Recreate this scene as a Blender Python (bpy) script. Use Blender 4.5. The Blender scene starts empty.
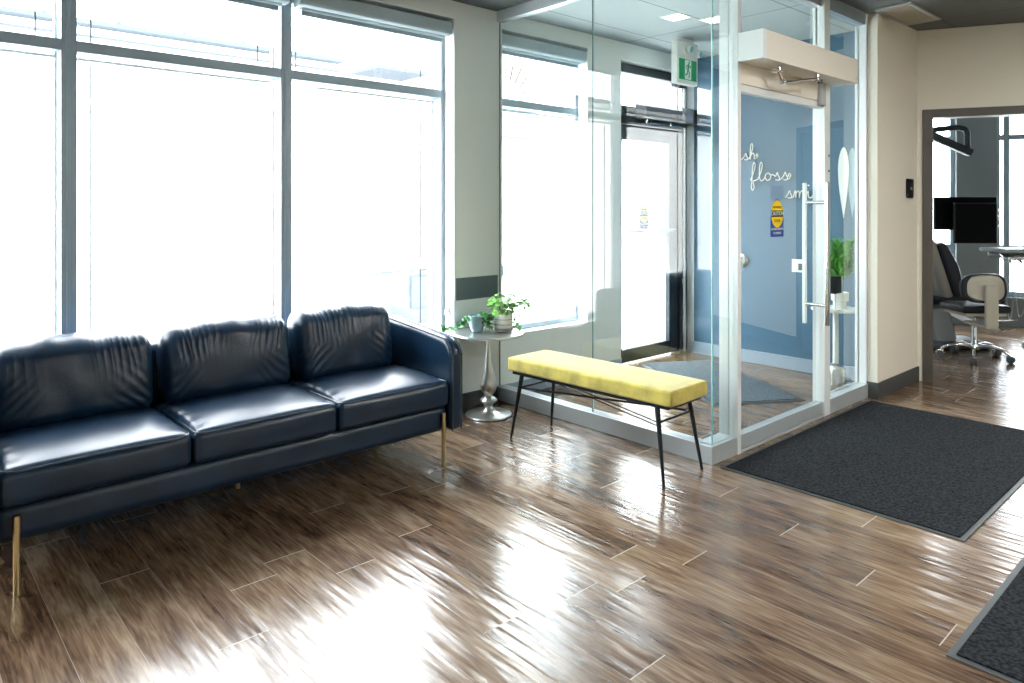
import bpy, bmesh, math, random
from mathutils import Vector, Matrix, noise
PI = math.pi
rnd = random.Random(7)
SC = bpy.context.scene
COL = SC.collection

# ------------------------------------------------------------------ materials
def srgb(r, g, b):
    return tuple(((c/255)/12.92 if c/255 <= .04045 else ((c/255+.055)/1.055)**2.4) for c in (r, g, b))

def new_mat(name):
    m = bpy.data.materials.new(name); m.use_nodes = True
    nt = m.node_tree
    return m, nt, nt.nodes['Principled BSDF'], nt.nodes['Material Output']

def mat(name, col, rough=.5, metal=0, spec=.5, coat=0, bump=0, bscale=200, vary=0, vscale=6, sheen=0, emis=None):
    m, nt, p, out = new_mat(name)
    N, L = nt.nodes, nt.links
    p.inputs['Base Color'].default_value = (*col, 1)
    p.inputs['Roughness'].default_value = rough
    p.inputs['Metallic'].default_value = metal
    p.inputs['Specular IOR Level'].default_value = spec
    p.inputs['Coat Weight'].default_value = coat
    p.inputs['Sheen Weight'].default_value = sheen
    tc = N.new('ShaderNodeTexCoord')
    if vary:
        n = N.new('ShaderNodeTexNoise'); n.inputs['Scale'].default_value = vscale; n.inputs['Detail'].default_value = 4
        L.new(tc.outputs['Object'], n.inputs['Vector'])
        mx = N.new('ShaderNodeMix'); mx.data_type = 'RGBA'
        mx.inputs[6].default_value = (*[c*(1-vary) for c in col], 1); mx.inputs[7].default_value = (*[min(1, c*(1+vary)) for c in col], 1)
        mr = N.new('ShaderNodeMapRange'); mr.inputs[1].default_value = .36; mr.inputs[2].default_value = .64
        L.new(n.outputs['Fac'], mr.inputs[0]); L.new(mr.outputs[0], mx.inputs[0]); L.new(mx.outputs[2], p.inputs['Base Color'])
    if bump:
        n = N.new('ShaderNodeTexNoise'); n.inputs['Scale'].default_value = bscale; n.inputs['Detail'].default_value = 3
        L.new(tc.outputs['Object'], n.inputs['Vector'])
        b = N.new('ShaderNodeBump'); b.inputs['Strength'].default_value = bump; b.inputs['Distance'].default_value = .003
        L.new(n.outputs['Fac'], b.inputs['Height']); L.new(b.outputs['Normal'], p.inputs['Normal'])
    if emis:
        p.inputs['Emission Color'].default_value = (*col, 1); p.inputs['Emission Strength'].default_value = emis
    return m

def glass_mat(name, tint, k=1.6):
    m = bpy.data.materials.new(name); m.use_nodes = True
    nt = m.node_tree; N, L = nt.nodes, nt.links
    N.remove(N['Principled BSDF']); out = N['Material Output']
    t = N.new('ShaderNodeBsdfTransparent'); t.inputs[0].default_value = (*tint, 1)
    g = N.new('ShaderNodeBsdfGlossy'); g.inputs['Roughness'].default_value = 0; g.inputs[0].default_value = (1, 1, 1, 1)
    fr = N.new('ShaderNodeFresnel'); fr.inputs[0].default_value = 1.5
    geo = N.new('ShaderNodeNewGeometry')
    inv = N.new('ShaderNodeMath'); inv.operation = 'SUBTRACT'; inv.inputs[0].default_value = k
    mk = N.new('ShaderNodeMath'); mk.operation = 'MULTIPLY'; mk.inputs[1].default_value = k
    L.new(geo.outputs['Backfacing'], mk.inputs[0]); L.new(mk.outputs[0], inv.inputs[1])
    mu = N.new('ShaderNodeMath'); mu.operation = 'MULTIPLY'; mu.use_clamp = True
    L.new(fr.outputs[0], mu.inputs[0]); L.new(inv.outputs[0], mu.inputs[1])
    mx = N.new('ShaderNodeMixShader')
    L.new(mu.outputs[0], mx.inputs[0]); L.new(t.outputs[0], mx.inputs[1]); L.new(g.outputs[0], mx.inputs[2])
    L.new(mx.outputs[0], out.inputs['Surface'])
    return m

def floor_mat(name, W, LN, cols, rough, bump, xoff, seam):
    """wood-look planks running along Y: width W, length LN"""
    m, nt, p, out = new_mat(name)
    N, L = nt.nodes, nt.links
    def math_(op, a, b=None, clamp=False):
        n = N.new('ShaderNodeMath'); n.operation = op; n.use_clamp = clamp
        for i, v in enumerate((a, b)):
            if v is None: continue
            if isinstance(v, (int, float)): n.inputs[i].default_value = v
            else: L.new(v, n.inputs[i])
        return n.outputs[0]
    tc = N.new('ShaderNodeTexCoord'); sx = N.new('ShaderNodeSeparateXYZ'); L.new(tc.outputs['Object'], sx.inputs[0])
    X, Y = sx.outputs[0], sx.outputs[1]
    xr = math_('DIVIDE', math_('SUBTRACT', X, xoff), W)
    row = math_('FLOOR', xr)
    wn = N.new('ShaderNodeTexWhiteNoise'); wn.noise_dimensions = '1D'; L.new(row, wn.inputs['W'])
    yr = math_('ADD', math_('DIVIDE', Y, LN), wn.outputs['Value'])
    til = math_('FLOOR', yr)
    cb = N.new('ShaderNodeCombineXYZ'); L.new(row, cb.inputs[0]); L.new(til, cb.inputs[1])
    w2 = N.new('ShaderNodeTexWhiteNoise'); w2.noise_dimensions = '2D'; L.new(cb.outputs[0], w2.inputs['Vector'])
    rv = w2.outputs['Value']
    fx = math_('FRACT', xr); fy = math_('FRACT', yr)
    dx = math_('MULTIPLY', math_('MINIMUM', fx, math_('SUBTRACT', 1, fx)), W)
    dy = math_('MULTIPLY', math_('MINIMUM', fy, math_('SUBTRACT', 1, fy)), LN)
    sxm = math_('LESS_THAN', dx, .0011); sym = math_('LESS_THAN', dy, .0022)
    # stretched grain, shifted per plank
    def grain(sc_x, sc_y, det, dist=0):
        c = N.new('ShaderNodeCombineXYZ')
        L.new(math_('MULTIPLY', X, sc_x), c.inputs[0]); L.new(math_('MULTIPLY', Y, sc_y), c.inputs[1]); L.new(math_('MULTIPLY', rv, 37.), c.inputs[2])
        n = N.new('ShaderNodeTexNoise'); n.inputs['Scale'].default_value = 1; n.inputs['Detail'].default_value = det
        n.inputs['Distortion'].default_value = dist
        L.new(c.outputs[0], n.inputs['Vector']); return n.outputs['Fac']
    g1 = grain(14, 3.0, 3, .8); g2 = grain(95, 7, 2, .5); g3 = grain(9, 1.4, 3)
    v = math_('ADD', math_('ADD', math_('MULTIPLY', g1, .50), math_('MULTIPLY', g2, .46)), math_('MULTIPLY', rv, .16))
    v = math_('SUBTRACT', v, .07)
    cr = N.new('ShaderNodeValToRGB'); L.new(v, cr.inputs[0])
    e = cr.color_ramp.elements
    e[0].position = .26; e[0].color = (*cols[0], 1); e[1].position = .68; e[1].color = (*cols[3], 1)
    for pos, c in ((.40, cols[1]), (.52, cols[2])):
        k = e.new(pos); k.color = (*c, 1)
    mx = N.new('ShaderNodeMix'); mx.data_type = 'RGBA'; mx.inputs[7].default_value = (*seam, 1)
    L.new(math_('ADD', math_('MULTIPLY', sxm, .35), math_('MULTIPLY', sym, .8), True), mx.inputs[0])
    L.new(cr.outputs[0], mx.inputs[6]); L.new(mx.outputs[2], p.inputs['Base Color'])
    rr = math_('ADD', rough, math_('MULTIPLY', g1, .06)); L.new(rr, p.inputs['Roughness'])
    b = N.new('ShaderNodeBump'); b.inputs['Strength'].default_value = bump; b.inputs['Distance'].default_value = .0050
    h = math_('ADD', math_('MULTIPLY', grain(24, 2.6, 1, .3), .8), math_('MULTIPLY', g3, 1.0))
    h = math_('SUBTRACT', h, math_('MULTIPLY', math_('ADD', sxm, sym, True), .12))
    L.new(h, b.inputs['Height']); L.new(b.outputs['Normal'], p.inputs['Normal'])
    p.inputs['Specular IOR Level'].default_value = .6
    return m

def tile_ceiling_mat(name, col, line, size):
    m, nt, p, out = new_mat(name); N, L = nt.nodes, nt.links
    tc = N.new('ShaderNodeTexCoord'); br = N.new('ShaderNodeTexBrick')
    br.offset = 0; br.inputs['Scale'].default_value = 1; br.inputs['Brick Width'].default_value = size*2; br.inputs['Row Height'].default_value = size
    br.inputs['Mortar Size'].default_value = .005
    br.inputs['Color1'].default_value = (*col, 1); br.inputs['Color2'].default_value = (*[c*.94 for c in col], 1); br.inputs['Mortar'].default_value = (*line, 1)
    L.new(tc.outputs['Object'], br.inputs['Vector']); L.new(br.outputs['Color'], p.inputs['Base Color'])
    p.inputs['Roughness'].default_value = .8
    return m

def brick_mat(name, col, line, bw=.22, bh=.075):
    m = tile_ceiling_mat(name, col, line, 1); br = [n for n in m.node_tree.nodes if n.type == 'TEX_BRICK'][0]
    br.offset = .5; br.inputs['Brick Width'].default_value = bw; br.inputs['Row Height'].default_value = bh
    mp = m.node_tree.nodes.new('ShaderNodeMapping'); mp.inputs['Rotation'].default_value = (PI/2, 0, 0)
    tc = [n for n in m.node_tree.nodes if n.type == 'TEX_COORD'][0]
    m.node_tree.links.new(tc.outputs['Object'], mp.inputs[0]); m.node_tree.links.new(mp.outputs[0], br.inputs['Vector'])
    return m

M = {}
M['floor'] = floor_mat('wood_look_floor', .17, 1.22, [srgb(50, 36, 27), srgb(84, 63, 47), srgb(112, 90, 70), srgb(146, 126, 104)], .15, .8, .636, srgb(190, 180, 165))
M['wall_white'] = mat('white_wall_paint', srgb(236, 241, 238), .6, bump=.08, bscale=300)
M['wall_beige'] = mat('warm_white_paint', srgb(234, 229, 214), .65, bump=.08, bscale=300)
M['wall_blue'] = mat('steel_blue_paint', srgb(64, 104, 130), .45, bump=.06, bscale=300)
M['wall_grey'] = mat('grey_paint', srgb(138, 148, 150), .6)
M['ceil_dark'] = tile_ceiling_mat('dark_ceiling_tile', srgb(98, 102, 102), srgb(70, 72, 72), .6)
M['ceil_lit'] = tile_ceiling_mat('lit_ceiling_tile', srgb(176, 186, 188), srgb(96, 104, 108), .6)
M['frame'] = mat('bloom_pale_aluminium', srgb(160, 178, 190), .4, .2)  # dark grey frames, lightened to stand in for window bloom
M['frame_dark'] = mat('dark_bronze_aluminium', srgb(40, 48, 54), .45, .0, spec=.3)
M['alu'] = mat('pale_anodised_aluminium', srgb(236, 240, 240), .35, .1)
M['plinth'] = mat('brushed_plinth_aluminium', srgb(192, 200, 204), .3, .35)
M['steel'] = mat('brushed_steel', (.62, .62, .60), .22, 1)
M['chrome'] = mat('polished_chrome', (.8, .8, .8), .08, 1)
M['pewter'] = mat('hammered_pewter', (.60, .61, .60), .28, .9, bump=.5, bscale=60)
M['opbox'] = mat('operator_cover_paint', srgb(240, 234, 222), .45)
M['white_paint'] = mat('white_reveal_paint', srgb(240, 243, 242), .5)
M['base_dark'] = mat('charcoal_rubber_base', srgb(74, 76, 76), .5)
M['base_light'] = mat('pale_blue_base', srgb(150, 168, 184), .5)
M['door_frame'] = mat('dark_taupe_door_frame', srgb(84, 80, 74), .45)
M['stripe'] = mat('slate_stripe_paint', srgb(88, 102, 110), .55)
M['glass'] = glass_mat('clear_glass', (.955, .985, .98))
M['glass_win'] = glass_mat('window_glass', (.98, .99, 1.0), 1.4)
M['glass_edge'] = mat('green_glass_edge', srgb(150, 218, 214), .1, spec=.8)
M['shade'] = mat('grey_shade_cassette', srgb(178, 194, 200), .5)
M['cord'] = mat('grey_seal', srgb(60, 66, 74), .6)
M['leather'] = mat('navy_leather', srgb(14, 42, 66), .31, spec=.55, bump=.2, bscale=190, vary=.15, vscale=5)
M['leather_edge'] = mat('navy_leather_piping', srgb(58, 74, 88), .28, spec=.6)
M['brass'] = mat('brushed_brass', srgb(216, 194, 146), .3, 1)
M['fabric_y'] = mat('chartreuse_velvet', srgb(184, 170, 76), .85, bump=.7, bscale=60, vary=.22, vscale=11, sheen=.4)
M['black_metal'] = mat('black_metal', srgb(30, 38, 44), .4, .3)
M['black_gloss'] = mat('black_plastic', (.006, .006, .007), .35, spec=.2)
M['black_soft'] = mat('black_upholstery', srgb(22, 26, 36), .45)
M['mat'] = mat('charcoal_carpet_mat', srgb(29, 32, 36), 1, spec=.2, bump=1.0, bscale=130, vary=.9, vscale=75)
M['mat_veiled'] = mat('veiled_carpet_mat', srgb(72, 84, 92), .95, bump=1.0, bscale=130, vary=.6, vscale=75)  # mat lightened: the veil of glass reflections is put into the colour
M['mat_edge'] = mat('black_rubber_edge', srgb(64, 68, 70), .5)
M['leaf'] = mat('green_leaf', srgb(98, 172, 66), .4, vary=.25, vscale=20)
M['leaf_l'] = mat('pale_green_leaf', srgb(128, 184, 92), .45, vary=.2, vscale=20)
M['leaf_dk'] = mat('deep_green_leaf', srgb(66, 134, 66), .35, vary=.3, vscale=20)
M['stem'] = mat('green_stem', srgb(110, 140, 80), .5)
M['pot_blue'] = mat('pale_blue_ceramic', srgb(158, 190, 206), .25, vary=.25, vscale=14)
M['pot_white'] = mat('white_ceramic', srgb(232, 232, 226), .4)
M['pot_band'] = mat('grey_brown_band', srgb(150, 148, 138), .6)
M['soil'] = mat('potting_soil', srgb(58, 44, 34), .95)
M['white_pl'] = mat('white_plastic', srgb(238, 240, 236), .4)
M['green_sign'] = mat('exit_green', srgb(0, 168, 104), .45)
M['exit_white'] = mat('pictogram_white', srgb(240, 250, 244), .5)
M['yellow'] = mat('caution_yellow', srgb(248, 212, 16), .5)
M['sticker_blue'] = mat('decal_blue', srgb(36, 70, 150), .5)
M['decal_sky'] = mat('decal_light_blue', srgb(92, 150, 190), .5)
M['ink'] = mat('black_ink', srgb(14, 14, 14), .6)
M['beige_pl'] = mat('putty_plastic', srgb(206, 200, 184), .4)
M['putty_backlit'] = mat('backlit_putty_plastic', srgb(146, 141, 131), .4)  # putty darkened for the chair shell, its backlit shade put into the colour
M['grey_pl'] = mat('grey_plastic', srgb(176, 182, 184), .4)
M['grey_dk'] = mat('slate_plastic', srgb(92, 102, 106), .4)
M['screen'] = mat('black_screen', (.003, .003, .004), .5, spec=.08)
M['lamp'] = mat('fill_panel_diffuser', (1, .975, .93), .5, emis=20)  # glow of the added lobby fill panels
M['lamp_cool'] = mat('recessed_light_diffuser', (1, .98, .94), .5, emis=6)
M['frosted'] = glass_mat('frosted_decal', (.52, .72, .86), 2)
M['pave'] = mat('pale_pavement', srgb(215, 215, 212), .9)
M['ext_wall'] = mat('pale_render', srgb(225, 225, 222), .9)
M['ext_trim'] = mat('grey_roof_trim', srgb(56, 66, 76), .8)
M['ext_brick'] = brick_mat('pale_brick', srgb(150, 140, 132), srgb(180, 174, 168))
M['ext_line'] = mat('brick_arch', srgb(58, 50, 46), .9)
M['ext_blue'] = mat('blue_grey_panel', srgb(74, 92, 102), .8)
M['ext_stone'] = mat('stone_garden_wall', srgb(88, 93, 97), .9, vary=.3, vscale=3)

# ------------------------------------------------------------------ mesh builder
class MB:
    def __init__(s): s.v = []; s.f = []; s.mi = []; s.cur = 0
    def add(s, vs, fs, T=None):
        o = len(s.v)
        s.v += [tuple(T @ Vector(p)) if T else tuple(p) for p in vs]
        s.f += [tuple(i+o for i in f) for f in fs]; s.mi += [s.cur]*len(fs)
        return s
    def box(s, x0, x1, y0, y1, z0, z1, T=None):
        vs = [(x, y, z) for z in (z0, z1) for x, y in ((x0, y0), (x1, y0), (x1, y1), (x0, y1))]
        return s.add(vs, [(3, 2, 1, 0), (4, 5, 6, 7), (0, 1, 5, 4), (1, 2, 6, 5), (2, 3, 7, 6), (3, 0, 4, 7)], T)
    def rbox(s, x0, x1, y0, y1, z0, z1, r, T=None, seg=3, n=(1, 1, 1), fn=None):
        """box with rounded edges; n = interior subdivisions; fn(point, (u,v,w)) -> point"""
        lo = (x0, y0, z0); hi = (x1, y1, z1)
        ax = []
        for a in range(3):
            rr = min(r, (hi[a]-lo[a])/2*.999)
            L_ = [('e', lo[a], k/seg) for k in range(seg)]
            pts = [(lo[a]+rr, -1+k/seg) for k in range(seg)]
            inn = [(lo[a]+rr+(hi[a]-lo[a]-2*rr)*k/n[a], 0) for k in range(n[a]+1)]
            end = [(hi[a]-rr, (k+1)/seg) for k in range(seg)]
            ax.append(pts+inn+end)
        nx, ny, nz = (len(a)-1 for a in ax); idx = {}; vs = []; fs = []
        def vid(i, j, k):
            key = (i, j, k)
            if key in idx: return idx[key]
            t = (i, j, k); q = []; d = []
            for a in range(3):
                c, e = ax[a][t[a]]; q.append(c); d.append(e)
            # map cube direction to sphere
            d = [math.tan(x*PI/4) for x in d]
            l = math.sqrt(sum(x*x for x in d)) or 1
            p = [q[a]+d[a]/l*min(r, (hi[a]-lo[a])/2*.999) for a in range(3)]
            if fn:
                uvw = [2*(p[a]-lo[a])/(hi[a]-lo[a])-1 for a in range(3)]
                p = fn(p, uvw)
            vs.append(tuple(p)); idx[key] = len(vs)-1; return idx[key]
        for i in range(nx):
            for j in range(ny):
                fs.append((vid(i, j, 0), vid(i, j+1, 0), vid(i+1, j+1, 0), vid(i+1, j, 0)))
                fs.append((vid(i, j, nz), vid(i+1, j, nz), vid(i+1, j+1, nz), vid(i, j+1, nz)))
        for i in range(nx):
            for k in range(nz):
                fs.append((vid(i, 0, k), vid(i+1, 0, k), vid(i+1, 0, k+1), vid(i, 0, k+1)))
                fs.append((vid(i, ny, k), vid(i, ny, k+1), vid(i+1, ny, k+1), vid(i+1, ny, k)))
        for j in range(ny):
            for k in range(nz):
                fs.append((vid(0, j, k), vid(0, j, k+1), vid(0, j+1, k+1), vid(0, j+1, k)))
                fs.append((vid(nx, j, k), vid(nx, j+1, k), vid(nx, j+1, k+1), vid(nx, j, k+1)))
        return s.add(vs, fs, T)
    def lathe(s, prof, n=32, c=(0, 0, 0), T=None):
        vs = []; fs = []
        for r, z in prof:
            for i in range(n):
                a = 2*PI*i/n; vs.append((c[0]+r*math.cos(a), c[1]+r*math.sin(a), c[2]+z))
        m = len(prof)
        for j in range(m-1):
            for i in range(n):
                i2 = (i+1) % n
                fs.append((j*n+i, j*n+i2, (j+1)*n+i2, (j+1)*n+i))
        fs.append(tuple(reversed(range(n)))); fs.append(tuple((m-1)*n+i for i in range(n)))
        return s.add(vs, fs, T)
    def tube(s, pts, r, n=8, T=None, closed=False):
        pts = [Vector(p) for p in pts]; m = len(pts)
        rs = r if isinstance(r, (list, tuple)) else [r]*m
        vs = []; fs = []; up = None
        for i, p in enumerate(pts):
            if closed: t = pts[(i+1) % m]-pts[i-1]
            else: t = pts[min(i+1, m-1)]-pts[max(i-1, 0)]
            t.normalize()
            if up is None:
                up = Vector((0, 0, 1)) if abs(t.z) < .9 else Vector((1, 0, 0))
            u = (up - t*up.dot(t)); u.normalize(); w = t.cross(u); up = u
            for k in range(n):
                a = 2*PI*k/n; vs.append(tuple(p + (u*math.cos(a)+w*math.sin(a))*rs[i]))
        for j in range(m if closed else m-1):
            j2 = (j+1) % m
            for k in range(n):
                k2 = (k+1) % n
                fs.append((j*n+k, j2*n+k, j2*n+k2, j*n+k2)[::-1])
        if not closed:
            fs.append(tuple(range(n))[::-1] if 0 else tuple(range(n))); fs.append(tuple((m-1)*n+k for k in reversed(range(n))))
        return s.add(vs, fs, T)
    def cyl(s, a, b, r, n=16, r2=None, T=None):
        return s.tube([a, b], [r, r if r2 is None else r2], n, T)
    def prism(s, poly, z0, z1, T=None):
        n = len(poly)
        vs = [(x, y, z0) for x, y in poly]+[(x, y, z1) for x, y in poly]
        fs = [tuple(reversed(range(n))), tuple(range(n, 2*n))]+[(i, (i+1) % n, n+(i+1) % n, n+i) for i in range(n)]
        return s.add(vs, fs, T)
    def build(s, name, m, parent=None, smooth=False, bevel=0, T=None, auto=40):
        me = bpy.data.meshes.new(name)
        me.from_pydata(s.v, [], s.f)
        ms = m if isinstance(m, (list, tuple)) else [m]
        for x in ms: me.materials.append(x)
        if len(ms) > 1:
            for p, i in zip(me.polygons, s.mi): p.material_index = i
        bm = bmesh.new(); bm.from_mesh(me); bmesh.ops.recalc_face_normals(bm, faces=bm.faces[:])
        if bevel:
            ed = [e for e in bm.edges if len(e.link_faces) == 2 and e.calc_face_angle(0) > .6]
            bmesh.ops.bevel(bm, geom=ed, offset=bevel, segments=2, affect='EDGES', profile=.6, clamp_overlap=True)
        if smooth:
            for f in bm.faces: f.smooth = True
            for e in bm.edges:
                if len(e.link_faces) == 2 and e.calc_face_angle(0) > math.radians(auto): e.smooth = False
        bm.to_mesh(me); bm.free()
        o = bpy.data.objects.new(name, me); COL.objects.link(o)
        if parent: o.parent = parent
        if T: o.matrix_local = T
        return o

def tag(o, label, cat, group=None):
    o['label'] = label; o['category'] = cat
    if group: o['group'] = group
    return o
def struct(o, label=None):
    o['kind'] = 'structure'
    if label: o['label'] = label
    return o
def empty(name, loc=(0, 0, 0), rz=0):
    o = bpy.data.objects.new(name, None); COL.objects.link(o); o.location = loc; o.rotation_euler = (0, 0, rz); o.empty_display_size = .1
    return o
def copy_tree(o, parent=None):
    c = o.copy(); COL.objects.link(c); c.parent = parent
    for ch in [x for x in bpy.data.objects if x.parent == o]: copy_tree(ch, c)
    return c
def TR(x, y, z, rx=0, ry=0, rz=0):
    return Matrix.Translation((x, y, z)) @ Matrix.Rotation(rz, 4, 'Z') @ Matrix.Rotation(ry, 4, 'Y') @ Matrix.Rotation(rx, 4, 'X')
def catmull(pts, k=6):
    P = [Vector(p) for p in pts]; out = []
    for i in range(len(P)-1):
        a = P[max(i-1, 0)]; b = P[i]; c = P[i+1]; d = P[min(i+2, len(P)-1)]
        for j in range(k):
            t = j/k
            out.append(.5*((2*b)+(c-a)*t+(2*a-5*b+4*c-d)*t*t+(3*b-a-3*c+d)*t**3))
    out.append(P[-1]); return out
def lab(o, text): o['label'] = text; return o

ZC = 2.78      # ceiling height
WY = 3.86      # inner face of the street wall
FY = 4.0       # plane of the window frames

# ------------------------------------------------------------------ camera
cd = bpy.data.cameras.new('camera'); cam = bpy.data.objects.new('camera', cd); COL.objects.link(cam)
cam.location = (0, 0, 1.38); cam.rotation_euler = (PI/2, 0, math.radians(47.8-90))
cd.sensor_width = 36; cd.lens = 714/1024*36; cd.shift_y = -134.5/1024; cd.clip_start = .05
SC.camera = cam

# ------------------------------------------------------------------ room shell
OB = Vector((6.21, 2.02, 0)); DV = Vector((.44, -.898, 0)).normalized(); NV = Vector((DV.y, -DV.x, 0))   # NV points to the lobby side (-x,-y)
if NV.x > 0: NV = -NV
PB = Vector((9.8, 2.29, 0))
plan = [(-3, 4.1), (8.92, 4.1), (12.1, -2.4), (10.2, -4.2), (-3, -4.2)]
struct(MB().prism(plan, -.12, 0).build('floor', M['floor']), 'glossy brown wood-look plank floor')
# ceiling: dark in the lobby, lighter over the vestibule to stand in for its stronger light
c = MB(); c.prism([(-3.1, 4.1), (3.35, 4.1), (3.35, 2.1), (5.9, 2.1), (5.9, 4.1), (9.0, 4.1), (12.1, -2.4), (10.2, -4.2), (-3.1, -4.2)][::-1], ZC, ZC+.1)
struct(c.build('ceiling', M['ceil_dark']), 'dark grey tiled ceiling')
struct(MB().box(3.35, 5.9, 2.1, 4.1, ZC, ZC+.1).build('ceiling_vestibule', M['ceil_lit']), 'grey tiled ceiling over the vestibule')

# street wall with openings
WX0, WX1, WZ0, WZ1 = -1.47, 2.975, .44, 2.665     # window 1
VX0, VX1 = 3.40, 4.33                              # window 2
DX0, DX1, DZ1 = 4.746, 5.83, 2.63                  # street door
w = MB()
y0, y1 = WY, 4.1
w.box(-3.1, WX0, y0, y1, 0, ZC); w.box(WX0, WX1, y0, y1, 0, WZ0); w.box(WX0, WX1, y0, y1, WZ1, ZC)
w.box(WX1, VX0, y0, y1, 0, ZC); w.box(VX0, VX1, y0, y1, 0, WZ0); w.box(VX0, VX1, y0, y1, WZ1, ZC)
w.box(VX1, DX0, y0, y1, 0, ZC); w.box(DX0, DX1, y0, y1, DZ1, ZC); w.box(DX1, 9.3, y0, y1, 0, ZC)
struct(w.build('wall_front', M['wall_white']), 'white street wall around the windows')
struct(MB().box(-3.2, -3.1, -4.3, 4.1, 0, ZC).build('wall_left', M['wall_white']))
struct(MB().box(-3.2, 12, -4.3, -4.2, 0, ZC).build('wall_back', M['wall_beige']))
# blue feature wall at the far side of the vestibule
struct(MB().box(5.83, 5.93, 2.11, WY, 0, ZC).build('wall_blue', M['wall_blue']), 'steel blue feature wall of the vestibule')
struct(MB().box(5.81, 5.83, 2.12, WY, 0, .11).build('baseboard_blue', M['base_light'], bevel=.003), 'pale baseboard of the blue wall')
# beige return wall right of the glass front
struct(MB().box(5.40, 6.21, 2.04, 2.11, 0, ZC).build('wall_return', M['wall_beige']), 'warm white wall beside the glass front')
b = MB().box(5.395, 6.21, 2.028, 2.04, 0, .115); b.box(5.388, 5.40, 2.028, 2.11, 0, .115)
struct(b.build('baseboard_return', M['base_dark'], bevel=.003), 'charcoal baseboard of the warm white wall')
struct(MB().box(WX1+.005, 3.35, WY-.012, WY, 0, .10).build('baseboard_front', M['base_dark'], bevel=.003), 'charcoal baseboard behind the side table')
struct(MB().box(-3.1, WX1+.005, WY-.012, WY, 0, .10).build('baseboard_front_left', M['base_dark'], bevel=.003))
struct(MB().box(WX1+.01, 3.36, WY-.003, WY, .742, .894).build('trim_1', M['stripe']), 'slate grey painted band on the white wall')
struct(MB().box(3.43, DX0-.002, WY-.012, WY, 0, .10).build('baseboard_vestibule', M['base_light'], bevel=.003))

# oblique wall with the doorway to the treatment room
RO = Matrix.Translation(OB) @ Matrix(((DV.x, -NV.x, 0, 0), (DV.y, -NV.y, 0, 0), (0, 0, 1, 0), (0, 0, 0, 1)))  # local x along wall, y away from lobby
HD = 2.15
w = MB(); w.box(-.08, .02, 0, .12, 0, ZC, RO); w.box(.02, 1.15, 0, .12, HD-.06, ZC, RO); w.box(1.15, 7.0, 0, .12, 0, ZC, RO)
struct(w.build('wall_right', M['wall_beige']), 'warm white wall over the treatment room doorway')
f = MB(); f.box(.012, .085, -.012, .132, 0, HD, RO); f.box(1.09, 1.165, -.012, .132, 0, HD, RO); f.box(.085, 1.09, -.012, .132, HD-.065, HD, RO)
struct(f.build('door_3', M['door_frame'], bevel=.004), 'dark taupe door frame of the treatment room')
struct(MB().box(1.165, 7.0, -.012, 0, 0, .115, RO).build('baseboard_right', M['base_dark']))

# treatment room back wall with windows (parallel to the oblique wall)
RB = Matrix.Translation(PB) @ Matrix(((DV.x, -NV.x, 0, 0), (DV.y, -NV.y, 0, 0), (0, 0, 1, 0), (0, 0, 0, 1)))
w = MB(); ZS, ZT = .33, 2.70
w.box(-2.2, -1.9, 0, .25, 0, ZC, RB); w.box(-1.9, -.49, 0, .25, 0, ZS, RB); w.box(-1.9, -.49, 0, .25, ZT, ZC, RB)
w.box(-.49, -.085, 0, .25, 0, ZC, RB); w.box(-.085, .80, 0, .25, 0, ZS, RB); w.box(-.085, .80, 0, .25, ZT, ZC, RB); w.box(.80, 5.3, 0, .25, 0, ZC, RB)
struct(w.build('wall_treatment_back', M['wall_grey']), 'grey wall between the treatment room windows')
def back_window(name, xs, lab_):
    e = struct(empty(name), lab_)
    f = MB(); x0, x1 = xs[0], xs[-1]
    for x in xs[1:-1]: f.box(x-.03, x+.03, .08, .16, ZS, ZT, RB)
    f.box(x0, x0+.05, .08, .16, ZS, ZT, RB); f.box(x1-.05, x1, .08, .16, ZS, ZT, RB)
    for z in (ZS+.03, .90, 2.195, ZT-.03): f.box(x0, x1, .085, .155, z-.03, z+.03, RB)
    f.build('window_frame', M['frame'], e)
    MB().box(x0, x1, .118, .124, ZS, ZT, RB).build('glass_pane', M['glass_win'], e)
back_window('window_3', [-1.9, -1.2, -.49], 'treatment room window behind the overhead arm')
back_window('window_4', [-.085, 0.03, .80], 'treatment room window behind the stool')
# closing wall of the treatment room, out of sight
w = MB()
pa = RO @ Vector((3.6, .12, 0)); pb_ = RB @ Vector((3.42, 0, 0)); d = (pb_-pa); ln = d.length; ang = math.atan2(d.y, d.x)
w.box(0, ln, 0, .1, 0, ZC, TR(pa.x, pa.y, 0, rz=ang)); struct(w.build('wall_treatment_side', M['wall_grey']))

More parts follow.
